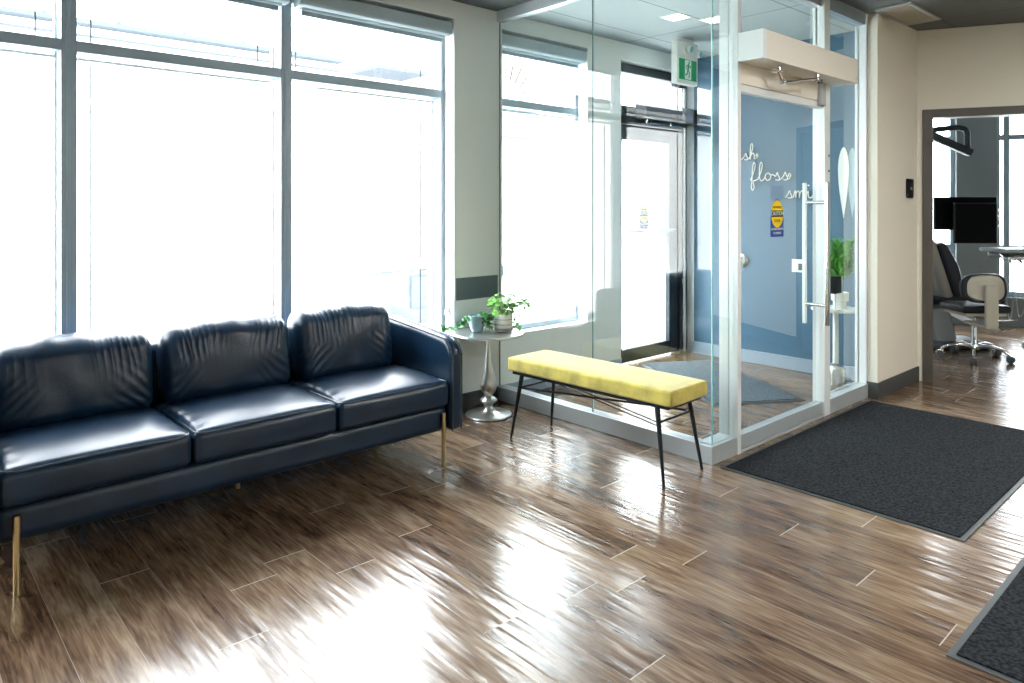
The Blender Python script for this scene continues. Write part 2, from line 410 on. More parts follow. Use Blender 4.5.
# ------------------------------------------------------------------ windows on the street
def street_window(name, x0, x1, mulls, label, film=True):
    e = struct(empty(name), label)
    f = MB(); a, b_ = FY-.03, FY+.06
    fw = .035
    f.box(x0, x0+fw, a, b_, WZ0, WZ1); f.box(x1-fw, x1, a, b_, WZ0, WZ1)
    f.box(x0+fw, x1-fw, a, b_, WZ0, WZ0+.05); f.box(x0+fw, x1-fw, a, b_, WZ1-.09, WZ1)
    edges = [x0+fw]+[m for mm in mulls for m in (mm-.033, mm+.033)]+[x1-fw]
    for mm in mulls:
        f.box(mm-.033, mm+.033, a-.004, b_, WZ0+.05, WZ1-.09)
        f.box(mm-.012, mm+.012, a-.012, a-.004, WZ0+.05, WZ1-.09)
    for i in range(0, len(edges), 2): f.box(edges[i], edges[i+1], a, b_, 2.13, 2.185)
    f.build('window_frame', M['frame'], e, bevel=.003)
    # narrow light strip of the outer cladding under the transom and beside the mullions
    g = MB()
    for i in range(0, len(edges), 2):
        g.box(edges[i], edges[i]+.012, b_, b_+.03, WZ0+.05, WZ1-.09); g.box(edges[i+1]-.012, edges[i+1], b_, b_+.03, WZ0+.05, WZ1-.09)
        g.box(edges[i]+.012, edges[i+1]-.012, b_, b_+.03, 2.105, 2.12)
    g.build('glazing_bead', M['white_pl'], e)
    for i in range(0, len(edges), 2):
        for z0, z1 in ((WZ0+.05, 2.13), (2.185, WZ1-.09)):
            MB().box(edges[i], edges[i+1], FY+.02, FY+.026, z0, z1).build('glass_pane', M['glass_win'], e)
    if film:
        s = MB()
        for i in range(0, len(edges), 2):
            for z0, z1 in ((WZ0+.05, 2.10), (2.19, WZ1-.09)):
                for xx in (edges[i]+.085, edges[i+1]-.085): s.box(xx-.0035, xx+.0035, FY+.094, FY+.098, z0, z1)
        s.build('outer_seal', M['cord'], e)
    MB().box(x0-.0, x1, WY+.0, a, WZ0, WZ0+.012).build('window_sill', M['white_paint'], e)
    r = MB(); r.box(x1-.006, x1, WY+.002, a, WZ0+.012, WZ1); r.box(x0, x0+.006, WY+.002, a, WZ0+.012, WZ1); r.box(x0, x1, WY+.002, a, WZ1-.004, WZ1)
    r.build('window_reveal', M['white_paint'], e)
    return e
street_window('window_1', WX0, WX1, [-.34, .727, 1.822], 'wide street window in three bays behind the sofa')
street_window('window_2', VX0, VX1, [], 'narrow street window inside the glass vestibule', film=False)
# roller shades: cassette, roll, bottom bar
def shade(x0, x1, label, y=WY+.055):
    e = empty('roller_shade', ((x0+x1)/2, y, 2.59)); h = (x1-x0)/2
    prof = [(-.05, .045), (-.05, -.02), (-.045, -.036), (-.03, -.045), (.03, -.045), (.045, -.03), (.045, .045)]
    m = MB(); vs = []; n = len(prof)
    for x in (-h, h): vs += [(x, a, b) for a, b in prof]
    m.add(vs, [tuple(range(n)), tuple(range(n, 2*n))]+[(i, (i+1) % n, n+(i+1) % n, n+i) for i in range(n)])
    m.build('cassette', M['shade'], e, bevel=.003)
    MB().cyl((-h+.03, .01, -.040), (h-.03, .01, -.040), .02, 16).build('shade_roll', M['shade'], e, smooth=True)
    MB().rbox(-h+.04, h-.04, .015, .03, -.085, -.055, .006).build('bottom_bar', M['frame'], e)
    return tag(e, label, 'roller blind', 'rolled up window blinds')
shade(1.86, WX1-.02, 'grey rolled-up roller blind over the window bay nearest the glass vestibule')
shade(.76, 1.80, 'grey rolled-up roller blind at the top of the middle bay above the sofa')
shade(VX0+.005, VX1-.012, 'grey rolled-up roller blind over the narrow window inside the vestibule')
e = MB().rbox(-.012, 0, -.012, .012, -.03, .03, .004); e.cyl((-.012, 0, .0), (-.03, 0, .004), .006, 10); e.rbox(-.034, -.026, -.008, .008, -.02, .012, .003)
tag(e.build('blind_chain_holder', M['steel'], T=TR(WX1-.006, 3.915, .665)), 'small metal chain holder on the white window reveal above the side table', 'bracket')

# ------------------------------------------------------------------ exterior
struct(MB().box(-40, 50, 4.6, 60, -.25, -.15).build('ground_outside', M['pave']), 'pale pavement outside')
struct(MB().box(-40, 50, 4.1, 4.6, -.25, -.05).build('ground_kerb', M['pave']))
e = empty('shop_building', (2, 16, -.15))
MB().box(-22, 6.7, 0, 8, 0, 5.2).build('wall', M['ext_wall'], e)
t = MB(); t.box(-22, 6.68, -.35, 0, 5.06, 5.14); t.box(7.6, 9.2, -.35, 1, 5.06, 5.15); t.box(-22, 6.68, -.12, 0, 4.86, 4.89)
t.build('roof_trim', M['ext_trim'], e)
for k in range(14): MB().lathe([(.05, 0), (.05, .06), (.02, .1)], 8, (-12+1.25*k, -.2, 5.14)).build('roof_lamp', M['ext_trim'], e)
tag(e, 'pale low building across the street with a long grey roof edge', 'building')
e = empty('brick_building', (17.6, 17, -.15))
MB().box(-5.2, 9, 0, 8, 0, 8.5).build('wall', M['ext_brick'], e)
for k in range(13):
    an = math.radians(6+k*14)
    MB().box(-.012, .012, -.05, 0, 0, .62, TR(-2.5, 0, 4.7) @ Matrix.Rotation(an-PI/2, 4, 'Y') @ Matrix.Translation((0, 0, .92))).build('arch_stone', M['ext_line'], e)
g = MB(); g.prism([(-3.1, 0), (-1.3, 0), (-2.2, .55)], 0, .3, TR(0, 0, 4.6, rx=PI/2)); g.build('gable', M['ext_blue'], e)
MB().box(-3.4, -1.1, -.25, -.02, 3.75, 4.5).build('blue_panel', M['ext_blue'], e)
tag(e, 'pale brick building across the street with an arch', 'building')
e = empty('garden_wall', (5.35, 7.75, -.15))
MB().rbox(-.62, .75, 0, .3, 0, .72, .02).build('stone_block', M['ext_stone'], e)
MB().rbox(-.66, .8, -.04, .34, .72, .78, .015).build('coping', M['ext_wall'], e)
MB().box(-.10, .45, -.03, 0, .22, .62).build('blue_panel', M['ext_blue'], e)
tag(e, 'low blue-grey stone wall outside beyond the sofa arm', 'wall')

# ------------------------------------------------------------------ glass vestibule
GX = 3.35
e = struct(empty('wall_glass_side'), 'frameless glass side wall of the vestibule')
MB().box(GX, GX+.085, 2.105, WY, 0, .098).build('plinth', M['plinth'], e, bevel=.003)
MB().box(GX+.0, GX+.06, 2.105, WY, ZC-.075, ZC).build('top_channel', M['plinth'], e, bevel=.002)
def pane(x0, x1, y0, y1, z0, z1, parent, name='glass_pane', edge='glass_edge'):
    m = MB(); m.box(x0, x1, y0, y1, z0, z1)
    thin = 0 if (x1-x0) < (y1-y0) else 1
    m.mi = [1]*6
    for fi in ((5, 3) if thin == 0 else (2, 4)): m.mi[fi] = 0
    return m.build(name, [M['glass'], M[edge]], parent)
pane(GX+.024, GX+.036, 2.974, WY-.002, .098, ZC-.075, e, edge='cord')
pane(GX+.024, GX+.036, 2.122, 2.969, .098, ZC-.075, e)

e = struct(empty('wall_glass_front'), 'aluminium framed glass front of the vestibule')
f = MB(); FA, FB = 2.10, 2.18
f.box(3.597, 3.625, 2.157, 2.215, .098, ZC)       # glazing post
f.box(3.600, 3.637, FA, 2.157, 0, ZC)             # door jamb
f.box(4.682, 4.765, FA, FB, 0, ZC)                # mullion between door and side light
f.box(5.378, 5.398, FA+.01, FB+.01, .10, ZC)      # far post
f.build('posts', M['alu'], e, bevel=.002)
MB().box(3.637, 4.682, FA+.02, FB, ZC-.075, ZC).build('top_channel', M['plinth'], e)
MB().box(4.765, 5.378, FA+.02, FB, ZC-.075, ZC).build('top_channel', M['frame'], e)
MB().box(3.637, 4.682, FA+.01, FB, 2.075, 2.20).build('door_header', M['opbox'], e, bevel=.003)
MB().rbox(4.60, 4.682, FA-.012, FA+.01, 2.045, 2.19, .006).build('header_cap', M['grey_pl'], e)
MB().box(GX+.085, 3.600, 2.105, 2.215, 0, .098).build('plinth', M['plinth'], e, bevel=.002)
MB().box(4.765, 5.398, FA, 2.19, 0, .10).build('plinth', M['plinth'], e, bevel=.003)
MB().box(3.637, 4.682, FA, 2.2, 0, .016).build('threshold', M['plinth'], e, bevel=.003)
pane(3.637, 4.682, 2.150, 2.160, 2.20, ZC-.075, e, edge='alu')
pane(4.765, 5.378, 2.160, 2.170, .10, ZC-.075, e, edge='alu')
pane(GX+.037, 3.597, 2.124, 2.134, .098, ZC-.075, e, edge='alu')
k = MB()
for z in (1.62, 1.72): k.cyl((4.742, 2.101, z), (4.742, 2.095, z), .007, 10)
k.build('mullion_screws', M['black_metal'], e)

# inner frameless glass door with pulls
e = struct(empty('door_1'), 'glass door of the vestibule with long steel pulls')
MB().box(3.645, 4.676, 2.108, 2.16, .020, .098).build('bottom_rail', M['plinth'], e, bevel=.002)
MB().box(3.645, 4.676, 2.112, 2.156, 2.03, 2.072).build('top_rail', M['alu'], e, bevel=.002)
pane(3.645, 4.676, 2.129, 2.141, .098, 2.03, e, edge='alu')
def pull(y, yt, m, z0, z1, x=4.62):
    h = MB().rbox(x-.012, x+.012, y-.012, y+.012, z0, z1, .005).build('door_pull', m, e, smooth=True)
    for z in (z0+.13, z1-.13):
        MB().cyl((x, y, z), (x, yt, z), .011, 12).build('standoff', M['chrome'], h, smooth=True)
pull(2.055, 2.129, M['steel'], .61, 1.54)
pull(2.205, 2.141, M['white_paint'], .61, 1.54)  # vestibule pull in white: its brighter light is put into the colour

# automatic operator over the door
e = empty('door_operator', (4.22, 2.028, 2.19))
MB().box(-.580, .617, -.08, .08, 0, .158).build('cover', M['opbox'], e, bevel=.003)
MB().box(-.618, -.580, -.08, .07, 0, .158).build('end_plate', M['white_paint'], e)  # end face in whiter paint, window light put into the colour
a = MB(); a.cyl((-.33, -.01, 0), (-.33, -.01, -.02), .022, 16); a.rbox(-.34, -.30, -.03, .02, -.035, -.018, .004)
a.tube([(-.32, -.01, -.028), (-.27, -.012, -.085)], .013, 8)
a.build('drive_bracket', M['chrome'], e, smooth=True)
a = MB(); a.rbox(0, .36, -.016, .016, -.008, .008, .004, TR(-.27, -.012, -.085, ry=-math.radians(9), rz=math.radians(-6)))
a.cyl((-.27, -.012, -.098), (-.27, -.012, -.07), .02, 14); a.cyl((.085, -.05, -.04), (.085, -.05, 0), .012, 12); a.rbox(.07, .10, -.065, -.035, -.045, -.02, .004)
a.build('arm', M['chrome'], e, smooth=True)
MB().cyl((.28, .02, 0), (.28, .02, -.025), .015, 12).build('sensor', M['grey_dk'], e)
tag(e, 'long putty coloured automatic opener box above the inner glass door', 'door opener')

# caution decals
def text_mesh(txt, size, m, parent, T, name='lettering', ext=.0004, align='CENTER', sx=1):
    c_ = bpy.data.curves.new(name, 'FONT'); c_.body = txt; c_.size = size; c_.align_x = align; c_.align_y = 'CENTER'; c_.extrude = ext
    o = bpy.data.objects.new(name, c_); COL.objects.link(o)
    dg = bpy.context.evaluated_depsgraph_get(); dg.update()
    me = bpy.data.meshes.new_from_object(o.evaluated_get(dg)); bpy.data.objects.remove(o)
    me.materials.clear(); me.materials.append(m)
    n = bpy.data.objects.new(name, me); COL.objects.link(n); n.parent = parent
    n.matrix_local = T @ Matrix.Scale(sx, 4, (1, 0, 0))
    return n
def caution(x, y, z0, label, w=.158, h=.225):
    """decal facing -Y, lower centre at x, y, z0"""
    e = empty('caution_decal', (x, y, z0)); R_ = Matrix.Rotation(PI/2, 4, 'X')
    hw = w/2
    pl = [(-hw, 0), (hw, 0), (hw, .105)]+[(hw*math.cos(a), .105+(h-.105)*math.sin(a)) for a in [PI*k/20 for k in range(1, 20)]]+[(-hw, .105)]
    MB().prism(pl, 0, .001, R_).build('backing', M['sticker_blue'], e)
    ov = [(hw*.93*math.cos(a), .138+.083*math.sin(a)) for a in [2*PI*k/32 for k in range(32)]]
    MB().prism(ov, .001, .0016, R_).build('yellow_oval', M['yellow'], e)
    MB().box(-hw*.92, hw*.92, -.0022, -.0016, .120, .160).build('black_band', M['ink'], e)
    text_mesh('CAUTION', .036, M['exit_white'], e, TR(0, -.0026, .140, rx=PI/2), sx=.95)
    text_mesh('AUTOMATIC', .019, M['ink'], e, TR(0, -.0024, .178, rx=PI/2))
    text_mesh('DOOR', .024, M['ink'], e, TR(0, -.0024, .096, rx=PI/2))
    text_mesh('ACTIVATE SWITCH', .0185, M['exit_white'], e, TR(0, -.0018, .046, rx=PI/2), sx=.9)
    text_mesh('TO OPERATE', .0185, M['exit_white'], e, TR(0, -.0018, .021, rx=PI/2), sx=.9)
    return tag(e, label, 'sticker')
caution(4.10, 2.1285, 1.20, 'yellow and blue caution sticker on the inner glass door')
e = MB().rbox(-.075, .075, -.001, 0, 0, .085, .0004).build('frosted_decal', M['frosted'], T=TR(4.10, 2.1288, 1.425))
tag(e, 'faint frosted square decal just above the bright caution sticker', 'sticker')

# street door
e = struct(empty('door_2'), 'dark framed street door at the back of the vestibule')
SY = 3.97
f = MB(); f.box(DX0+.0, DX0+.06, SY-.04, SY+.06, 0, DZ1); f.box(5.70, DX1-.004, SY-.04, SY+.06, 0, DZ1); f.box(DX0+.06, 5.70, SY-.04, SY+.06, 2.55, DZ1)
f.box(DX0+.06, 5.70, SY-.04, SY+.06, 2.10, 2.26)
f.build('outer_frame', M['frame_dark'], e, bevel=.004)
f = MB(); f.box(DX0+.065, DX0+.125, SY-.02, SY+.03, .02, 2.10); f.box(5.565, 5.695, SY-.02, SY+.03, .02, 2.10)
f.box(DX0+.125, 5.565, SY-.02, SY+.03, .02, .135); f.box(DX0+.125, 5.565, SY-.02, SY+.03, 1.97, 2.10)
f.build('door_leaf', M['frame_dark'], e, bevel=.004)
MB().box(DX0+.125, 5.565, SY, SY+.008, .135, 1.97).build('glass_pane', M['glass_win'], e)
MB().box(DX0+.06, 5.70, SY, SY+.008, 2.26, 2.55).build('glass_pane', M['glass_win'], e)
MB().rbox(DX0+.125, 5.60, SY-.065, SY-.045, 1.155, 1.175, .008).build('push_bar', M['steel'], e, smooth=True)
MB().cyl((5.755, SY-.05, .02), (5.755, SY-.05, 2.5), .02, 12).build('hinge_tube', M['steel'], e, smooth=True)
e = empty('door_closer', (5.45, 3.86, 2.13))
MB().box(-.42, .36, -.05, .07, .02, .165).build('cover', M['frame_dark'], e, bevel=.004)
a = MB(); a.rbox(-.36, .0, -.01, .01, -.012, -.002, .003); a.cyl((-.36, 0, -.02), (-.36, 0, .02), .02, 12); a.rbox(-.02, .2, -.03, -.015, -.02, -.008, .003); a.cyl((0, 0, -.02), (0, 0, .02), .014, 12)
a.build('arm', M['chrome'], e, smooth=True)
tag(e, 'dark automatic opener box above the street door', 'door opener')
caution(5.20, SY-.003, 1.18, 'caution sticker on the glass of the street door', .13, .215)
e = MB().rbox(-.055, .055, -.001, 0, 0, .085, .0004).build('window_decal', M['decal_sky'], T=TR(3.50, FY+.018, .86))
tag(e, 'small blue decal low on the narrow vestibule window above the potted plant', 'sticker')

# recessed lights in the vestibule, one of them standing in for a reflection
for (x, y, t_) in ((4.42, 3.08, 'square recessed light in the vestibule ceiling farther from the inner door'), (4.70, 2.93, 'square recessed light in the vestibule ceiling nearer the inner door')):
    e = empty('recessed_light', (x, y, ZC)); MB().box(-.07, .07, -.07, .07, -.004, 0).build('diffuser', M['lamp_cool'], e)
    r = MB(); r.box(-.085, .085, -.085, -.07, -.006, 0); r.box(-.085, .085, .07, .085, -.006, 0); r.box(-.085, -.07, -.07, .07, -.006, 0); r.box(.07, .085, -.07, .07, -.006, 0)
    r.build('trim_ring', M['white_pl'], e); tag(e, t_, 'ceiling light')

# exit sign with running figure, two lamp heads
e = empty('exit_sign', (5.075, 3.45, ZC))
MB().rbox(-.15, .15, -.03, .03, -.38, -.03, .008).build('housing', M['white_pl'], e, smooth=True)
MB().box(-.08, .08, -.028, .028, -.03, 0).build('canopy', M['white_pl'], e)
MB().box(-.125, .125, -.0335, -.0305, -.345, -.175).build('green_panel', M['green_sign'], e)
g = MB(); g.box(-.045, .045, -.0345, -.0336, -.34, -.18)
g.build('white_doorway', M['exit_white'], e)
g = MB()
def flat(pts, w_):
    for p, q in zip(pts, pts[1:]):
        a_ = Vector((p[0], 0, p[1])); b_ = Vector((q[0], 0, q[1])); d_ = (b_-a_); n_ = Vector((-d_.z, 0, d_.x)).normalized()*w_/2; d_ = d_.normalized()*w_*.3
        vs = [a_+n_-d_, a_-n_-d_, b_-n_+d_, b_+n_+d_]; g.add([(v_.x, y_, v_.z) for y_ in (-.0355, -.0346) for v_ in vs], [(0, 1, 2, 3), (7, 6, 5, 4), (0, 1, 5, 4), (1, 2, 6, 5), (2, 3, 7, 6), (3, 0, 4, 7)])
flat([(.008, -.215), (-.004, -.262)], .022); flat([(-.004, -.262), (.018, -.285), (.012, -.322)], .012); flat([(-.006, -.262), (-.014, -.295), (-.036, -.305)], .012)
flat([(.01, -.222), (.03, -.24), (.036, -.225)], .008); flat([(.004, -.222), (-.022, -.228), (-.03, -.25)], .008)
g.lathe([(.0095, -.0005), (.0095, .0005)], 16, T=TR(.014, -.0351, -.198, rx=PI/2))
g.build('running_figure', M['green_sign'], e)
for i, (xx, yy) in enumerate(((-.02, -.05), (.185, -.0))):
    h = MB().lathe([(.012, -.02), (.03, .0), (.034, .03), (.03, .034)], 20, T=TR(xx, yy, -.09, rx=math.radians(110), rz=(.2 if i else 0))).build('lamp_head', M['white_pl'], e, smooth=True)
    MB().lathe([(.026, .0345), (.02, .038)], 20, T=TR(xx, yy, -.09, rx=math.radians(110), rz=(.2 if i else 0))).build('lens', M['glass_edge'], h)
tag(e, 'green and white running figure exit sign hanging from the vestibule ceiling', 'exit sign')

# ------------------------------------------------------------------ blue wall: script words, teardrops, button, plate
CUR = {
 's': ([(0, .1), (.3, .55), (.52, 1.05), (.6, .7), (.78, .3), (.6, 0), (.3, .1), (.5, .02), (.95, .15)], .95),
 'h': ([(0, .1), (.4, 1.1), (.6, 2.1), (.45, 2.5), (.28, 2.1), (.22, 1), (.2, .0), (.3, .6), (.6, 1), (.8, .7), (.82, .15), (1.15, .2)], 1.15),
 'f': ([(0, .1), (.4, 1.1), (.62, 2.1), (.45, 2.5), (.3, 1.9), (.2, .2), (.12, -.9), (.3, -1.25), (.48, -.8), (.35, -.05), (.9, .2)], .9),
 'l': ([(0, .1), (.4, 1.1), (.6, 2.1), (.45, 2.5), (.28, 2), (.25, .5), (.45, 0), (.8, .2)], .8),
 'o': ([(0, .2), (.25, .85), (.6, 1), (.3, .9), (.15, .45), (.38, .02), (.75, .2), (.82, .65), (.6, 1), (.75, .75), (1.1, .75)], 1.1),
 'm': ([(0, .1), (.2, .9), (.3, .95), (.32, .05), (.4, .7), (.62, 1), (.75, .7), (.75, .05), (.85, .7), (1.08, 1), (1.2, .7), (1.22, .1), (1.5, .2)], 1.5),
 'i': ([(0, .1), (.3, .95), (.32, .3), (.5, .02), (.8, .2)], .8),
 'e': ([(0, .2), (.45, .5), (.55, .9), (.35, 1), (.15, .6), (.25, .1), (.55, 0), (.95, .35)], .95),
 'b': ([(0, .1), (.4, 1.1), (.6, 2.1), (.45, 2.5), (.28, 2), (.25, .3), (.45, 0), (.8, .3), (.75, .9), (.65, .85), (1.05, .8)], 1.05),
 'r': ([(0, .1), (.25, 1.1), (.35, .9), (.6, .95), (.62, .3), (.8, 0), (1.0, .2)], 1.0),
 'u': ([(0, .1), (.2, .95), (.22, .3), (.45, 0), (.75, .5), (.8, .95), (.82, .3), (.95, .05), (1.15, .2)], 1.15)}
def script(word, y_start, z, s, label, slope=0):
    pts = []; x = 0
    for ch in word:
        p, adv = CUR[ch]; pts += [(x+a, b_) for a, b_ in p[(1 if pts else 0):]]; x += adv
    pts += [(x+.2, .6), (x+.05, .85), (x-.1, .55), (x+.25, .5)]
    p3 = catmull([(0, -a*s, b_*s*.86) for a, b_ in pts], 4)
    m = MB().tube(p3, .0052, 6)
    if 'i' in word:
        xi = sum(CUR[ch][1] for ch in word[:word.index('i')])+.35; m.lathe([(.0, -.005), (.007, -.004), (.007, .004), (0, .005)], 10, T=TR(0, -xi*s, 1.45*s, ry=PI/2))
    o = m.build('wall_word', M['white_pl'], smooth=True, T=TR(5.83-.012, y_start, z))
    return tag(o, label, 'wall lettering')
script('brush', 3.56, 1.80, .066, 'white script word brush on the blue wall, topmost of the three')
script('floss', 3.27, 1.61, .076, 'white script word floss on the blue wall, between the other two words')
script('smile', 2.945, 1.455, .072, 'white script word smile on the blue wall, lowest of the three')
def teardrop(y, zt, zb, w_, m, label):
    pl = []
    for k in range(40):
        t = 2*PI*k/40; v_ = (1-math.cos(t))/2   # 0 top .. 1 bottom
        wd = math.sin(PI*min(1, v_/1.0)**.62)*w_ if v_ < 1 else 0
        pl.append(((1 if t < PI else -1)*wd, zt-(zt-zb)*v_))
    o = MB().prism([(a, b_) for a, b_ in pl], 0, .012, TR(0, 0, 0) @ Matrix.Rotation(-PI/2, 4, 'Z') @ Matrix.Rotation(PI/2, 4, 'X')).build('teardrop_panel', m, T=TR(5.8305 if m is M['white_pl'] else 5.8365, y, 0))
    return tag(o, label, 'wall decoration')
teardrop(2.458, 1.86, 1.29, .043, M['white_pl'], 'white long teardrop panel on the blue wall above the palm')
teardrop(2.392, 1.85, 1.30, .040, mat('pale_blue_grey_panel', srgb(160, 184, 194), .4), 'pale grey-blue long teardrop panel beside the white one')
e = empty('door_push_button', (5.83, 3.35, .90))
MB().lathe([(.0, 0), (.055, 0), (.06, -.012), (.05, -.02), (0, -.02)][::-1], 28, T=TR(0, 0, 0, ry=PI/2)).build('housing', M['steel'], e, smooth=True)
MB().lathe([(0, .020), (.038, .020), (.036, .027), (0, .028)], 28, T=TR(0, 0, 0, ry=-PI/2)).build('button', M['chrome'], e, smooth=True)
tag(e, 'round metal door button on the blue wall seen by the door jamb', 'push button')
e = empty('wall_switch', (5.83, 2.835, .885))
MB().rbox(-.01, 0, -.055, .055, -.055, .055, .003).build('plate', M['white_pl'], e)
MB().rbox(-.03, -.01, -.05, -.01, -.035, .02, .004).build('rocker', M['grey_dk'], e)
tag(e, 'white square switch plate on the blue wall behind the door pulls', 'switch')

# ------------------------------------------------------------------ mats
def floor_mat_obj(x0, x1, y0, y1, label, z=.008, thick=.04, m_='mat'):
    e = empty('entrance_mat', ((x0+x1)/2, (y0+y1)/2, 0)); a, b_ = (x1-x0)/2, (y1-y0)/2
    MB().rbox(-a, a, -b_, b_, 0, z*.6, .002).build('rubber_border', M['mat_edge'], e)
    m = MB(); nx, ny = 60, 40; t = thick
    m.rbox(-a+t, a-t, -b_+t, b_-t, z*.5, z*1.3, .003).build('pile', M[m_], e)
    return tag(e, label, 'mat', None)
floor_mat_obj(3.352, 5.30, .925, 2.06, 'large charcoal carpet mat in front of the glass door', thick=.022)
floor_mat_obj(2.46, 4.3, -.45, .73, 'charcoal carpet mat at the corner of the lobby floor, cut by the frame', thick=.022)
e = floor_mat_obj(-.69, .69, -.36, .36, 'dark grey mat on the vestibule floor behind the glass', m_='mat_veiled')
e.location = (5.005, 3.135, 0); e.rotation_euler = (0, 0, math.radians(59.2))

# ceiling vent
e = empty('ceiling_vent', (5.60, 1.90, ZC))
MB().box(-.29, .29, -.10, .10, -.004, 0).build('backing', M['grey_dk'], e)
r = MB(); r.box(-.31, .31, -.12, -.10, -.012, 0); r.box(-.31, .31, .10, .12, -.012, 0); r.box(-.31, -.29, -.10, .10, -.012, 0); r.box(.29, .31, -.10, .10, -.012, 0)
r.build('vent_frame', M['grey_pl'], e)
g = MB()
for k in range(19): g.box(-.29, .29, -.097+k*.0102, -.092+k*.0102, -.010, -.004)
g.build('louvres', M['beige_pl'], e)
tag(e, 'pale rectangular air vent in the dark ceiling by the warm white wall', 'vent')
# card reader
e = empty('card_reader', (6.005, 2.04, 1.525))
MB().rbox(-.06, .06, -.022, 0, -.075, .075, .012).build('body', M['black_gloss'], e, smooth=True)
MB().box(-.02, .012, -.0235, -.022, -.012, .008).build('status_mark', M['grey_pl'], e)
tag(e, 'black access card reader on the warm white wall', 'card reader')

# ------------------------------------------------------------------ sofa
SX0, SX1 = .265, 2.395
sofa = empty('sofa', ((SX0+SX1)/2, 3.42, 0)); ox, oy = sofa.location.x, 3.42
MB().rbox(SX0+.06-ox, SX1-.06-ox, 3.075-oy, 3.76-oy, .172, .325, .05, seg=5, n=(8, 3, 1)).build('base_frame', M['leather'], sofa, smooth=True)
# back shell
def fback(p, u):
    x, y, z = p
    y += .05*(max(0, z-.25))/.5
    return (x, y, z)
MB().rbox(SX0+.05-ox, SX1-.05-ox, 3.64-oy, 3.755-oy, .19, .725, .045, seg=5, n=(20, 1, 10), fn=fback).build('backrest', M['leather'], sofa, smooth=True)
def arm(side):
    # profile in (y,z): front at y=3.03, top rises towards the back
    prof = []
    def arc(cy, cz, r_, a0, a1, n_):
        for k in range(n_+1):
            a = math.radians(a0+(a1-a0)*k/n_); prof.append((cy+r_*math.cos(a), cz+r_*math.sin(a)))
    arc(3.065, .215, .035, 270, 180, 4)
    arc(3.145, .562, .115, 180, 98, 10)
    prof.append((3.35, .695)); prof.append((3.55, .712)); prof.append((3.68, .724))
    arc(3.74, .655, .07, 90, 0, 6)
    arc(3.775, .215, .035, 0, -90, 4)
    n_ = len(prof)
    cy = sum(p[0] for p in prof)/n_; cz = sum(p[1] for p in prof)/n_
    vs = []; fs = []
    half = .039; rr = .034
    layers = [(-half, rr)]+[(-half+rr*(1-math.cos(a)), rr*(1-math.sin(a))) for a in [PI/2*k/6 for k in range(1, 7)]]
    layers = layers+[(-x_, i_) for x_, i_ in reversed(layers)]
    nor = []
    for i in range(n_):
        a = Vector(prof[i-1]); b_ = Vector(prof[(i+1) % n_]); d_ = (b_-a).normalized(); nor.append(Vector((-d_.y, d_.x)))
    # make normals point outwards
    if (Vector(prof[6])+nor[6]*.01-Vector((cy, cz))).length < (Vector(prof[6])-Vector((cy, cz))).length: nor = [-q for q in nor]
    for x_, ins in layers:
        for p, q in zip(prof, nor): vs.append((x_, p[0]-q.x*ins-oy, p[1]-q.y*ins))
    for j in range(len(layers)-1):
        for i in range(n_):
            fs.append((j*n_+i, j*n_+(i+1) % n_, (j+1)*n_+(i+1) % n_, (j+1)*n_+i))
    fs.append(tuple(range(n_))); fs.append(tuple((len(layers)-1)*n_+i for i in range(n_)))
    m = MB(); m.add(vs, fs)
    xc = (SX1-.04-ox) if side > 0 else (SX0+.04-ox)
    a = m.build('arm', M['leather'], sofa, smooth=True, T=TR(xc, 0, 0), auto=60)
    for sx in (-1, 1):
        pts = [(sx*.030, p[0]-q.x*.004-oy, p[1]-q.y*.004) for p, q in zip(prof[2:-2], nor[2:-2])]
        MB().tube(catmull(pts, 3), .0042, 6).build('piping', M['leather_edge'], a, smooth=True)
arm(1); arm(-1)
CW = .657; cx0 = .341
def nz(x, y, z): return noise.noise(Vector((x, y, z)))
for i in range(3):
    a, b_ = cx0+i*CW, cx0+(i+1)*CW
    def fseat(p, u, i=i):
        x, y, z = p
        e_ = max(0, (1-u[0]**4))*max(0, (1-u[1]**4))
        if u[2] > 0: z += .042*(1-abs(u[1])**2.6)*max(0, 1-u[0]**6)*u[2] + .004*nz(x*6+i*9, y*6, 0)*e_
        # front face bows, gentle creases radiating from the front corners
        if u[1] < -.5: y -= .010*(1-u[0]**2)*(1-u[2]**2)
        cr = max(0, abs(u[0])-.75)*4
        z += .003*math.sin(y*70+i)*cr*max(0, u[2])
        return (x, y, z)
    c_ = MB().rbox(a+.003-ox, b_-.003-ox, 3.035-oy, 3.62-oy, .318, .452, .030, seg=5, n=(36, 30, 3), fn=fseat)
    s_ = c_.build('seat_cushion', M['leather'], sofa, smooth=True)
    pts = []
    x0_, x1_, yf, yb, zz = a+.012-ox, b_-.012-ox, 3.040-oy, 3.50-oy, .449
    for k in range(7): pts.append((x0_+.002, yb-(yb-yf-.02)*k/6, zz))
    for k in range(1, 14): pts.append((x0_+.01+(x1_-x0_-.02)*k/14, yf-.002, zz-.004+.006*math.sin(PI*k/14)))
    for k in range(7): pts.append((x1_-.002, yf+.02+(yb-yf-.02)*k/6, zz))
    MB().tube(catmull(pts, 3), .0042, 6).build('piping', M['leather_edge'], s_, smooth=True)
tops = [.822, .824, .834]
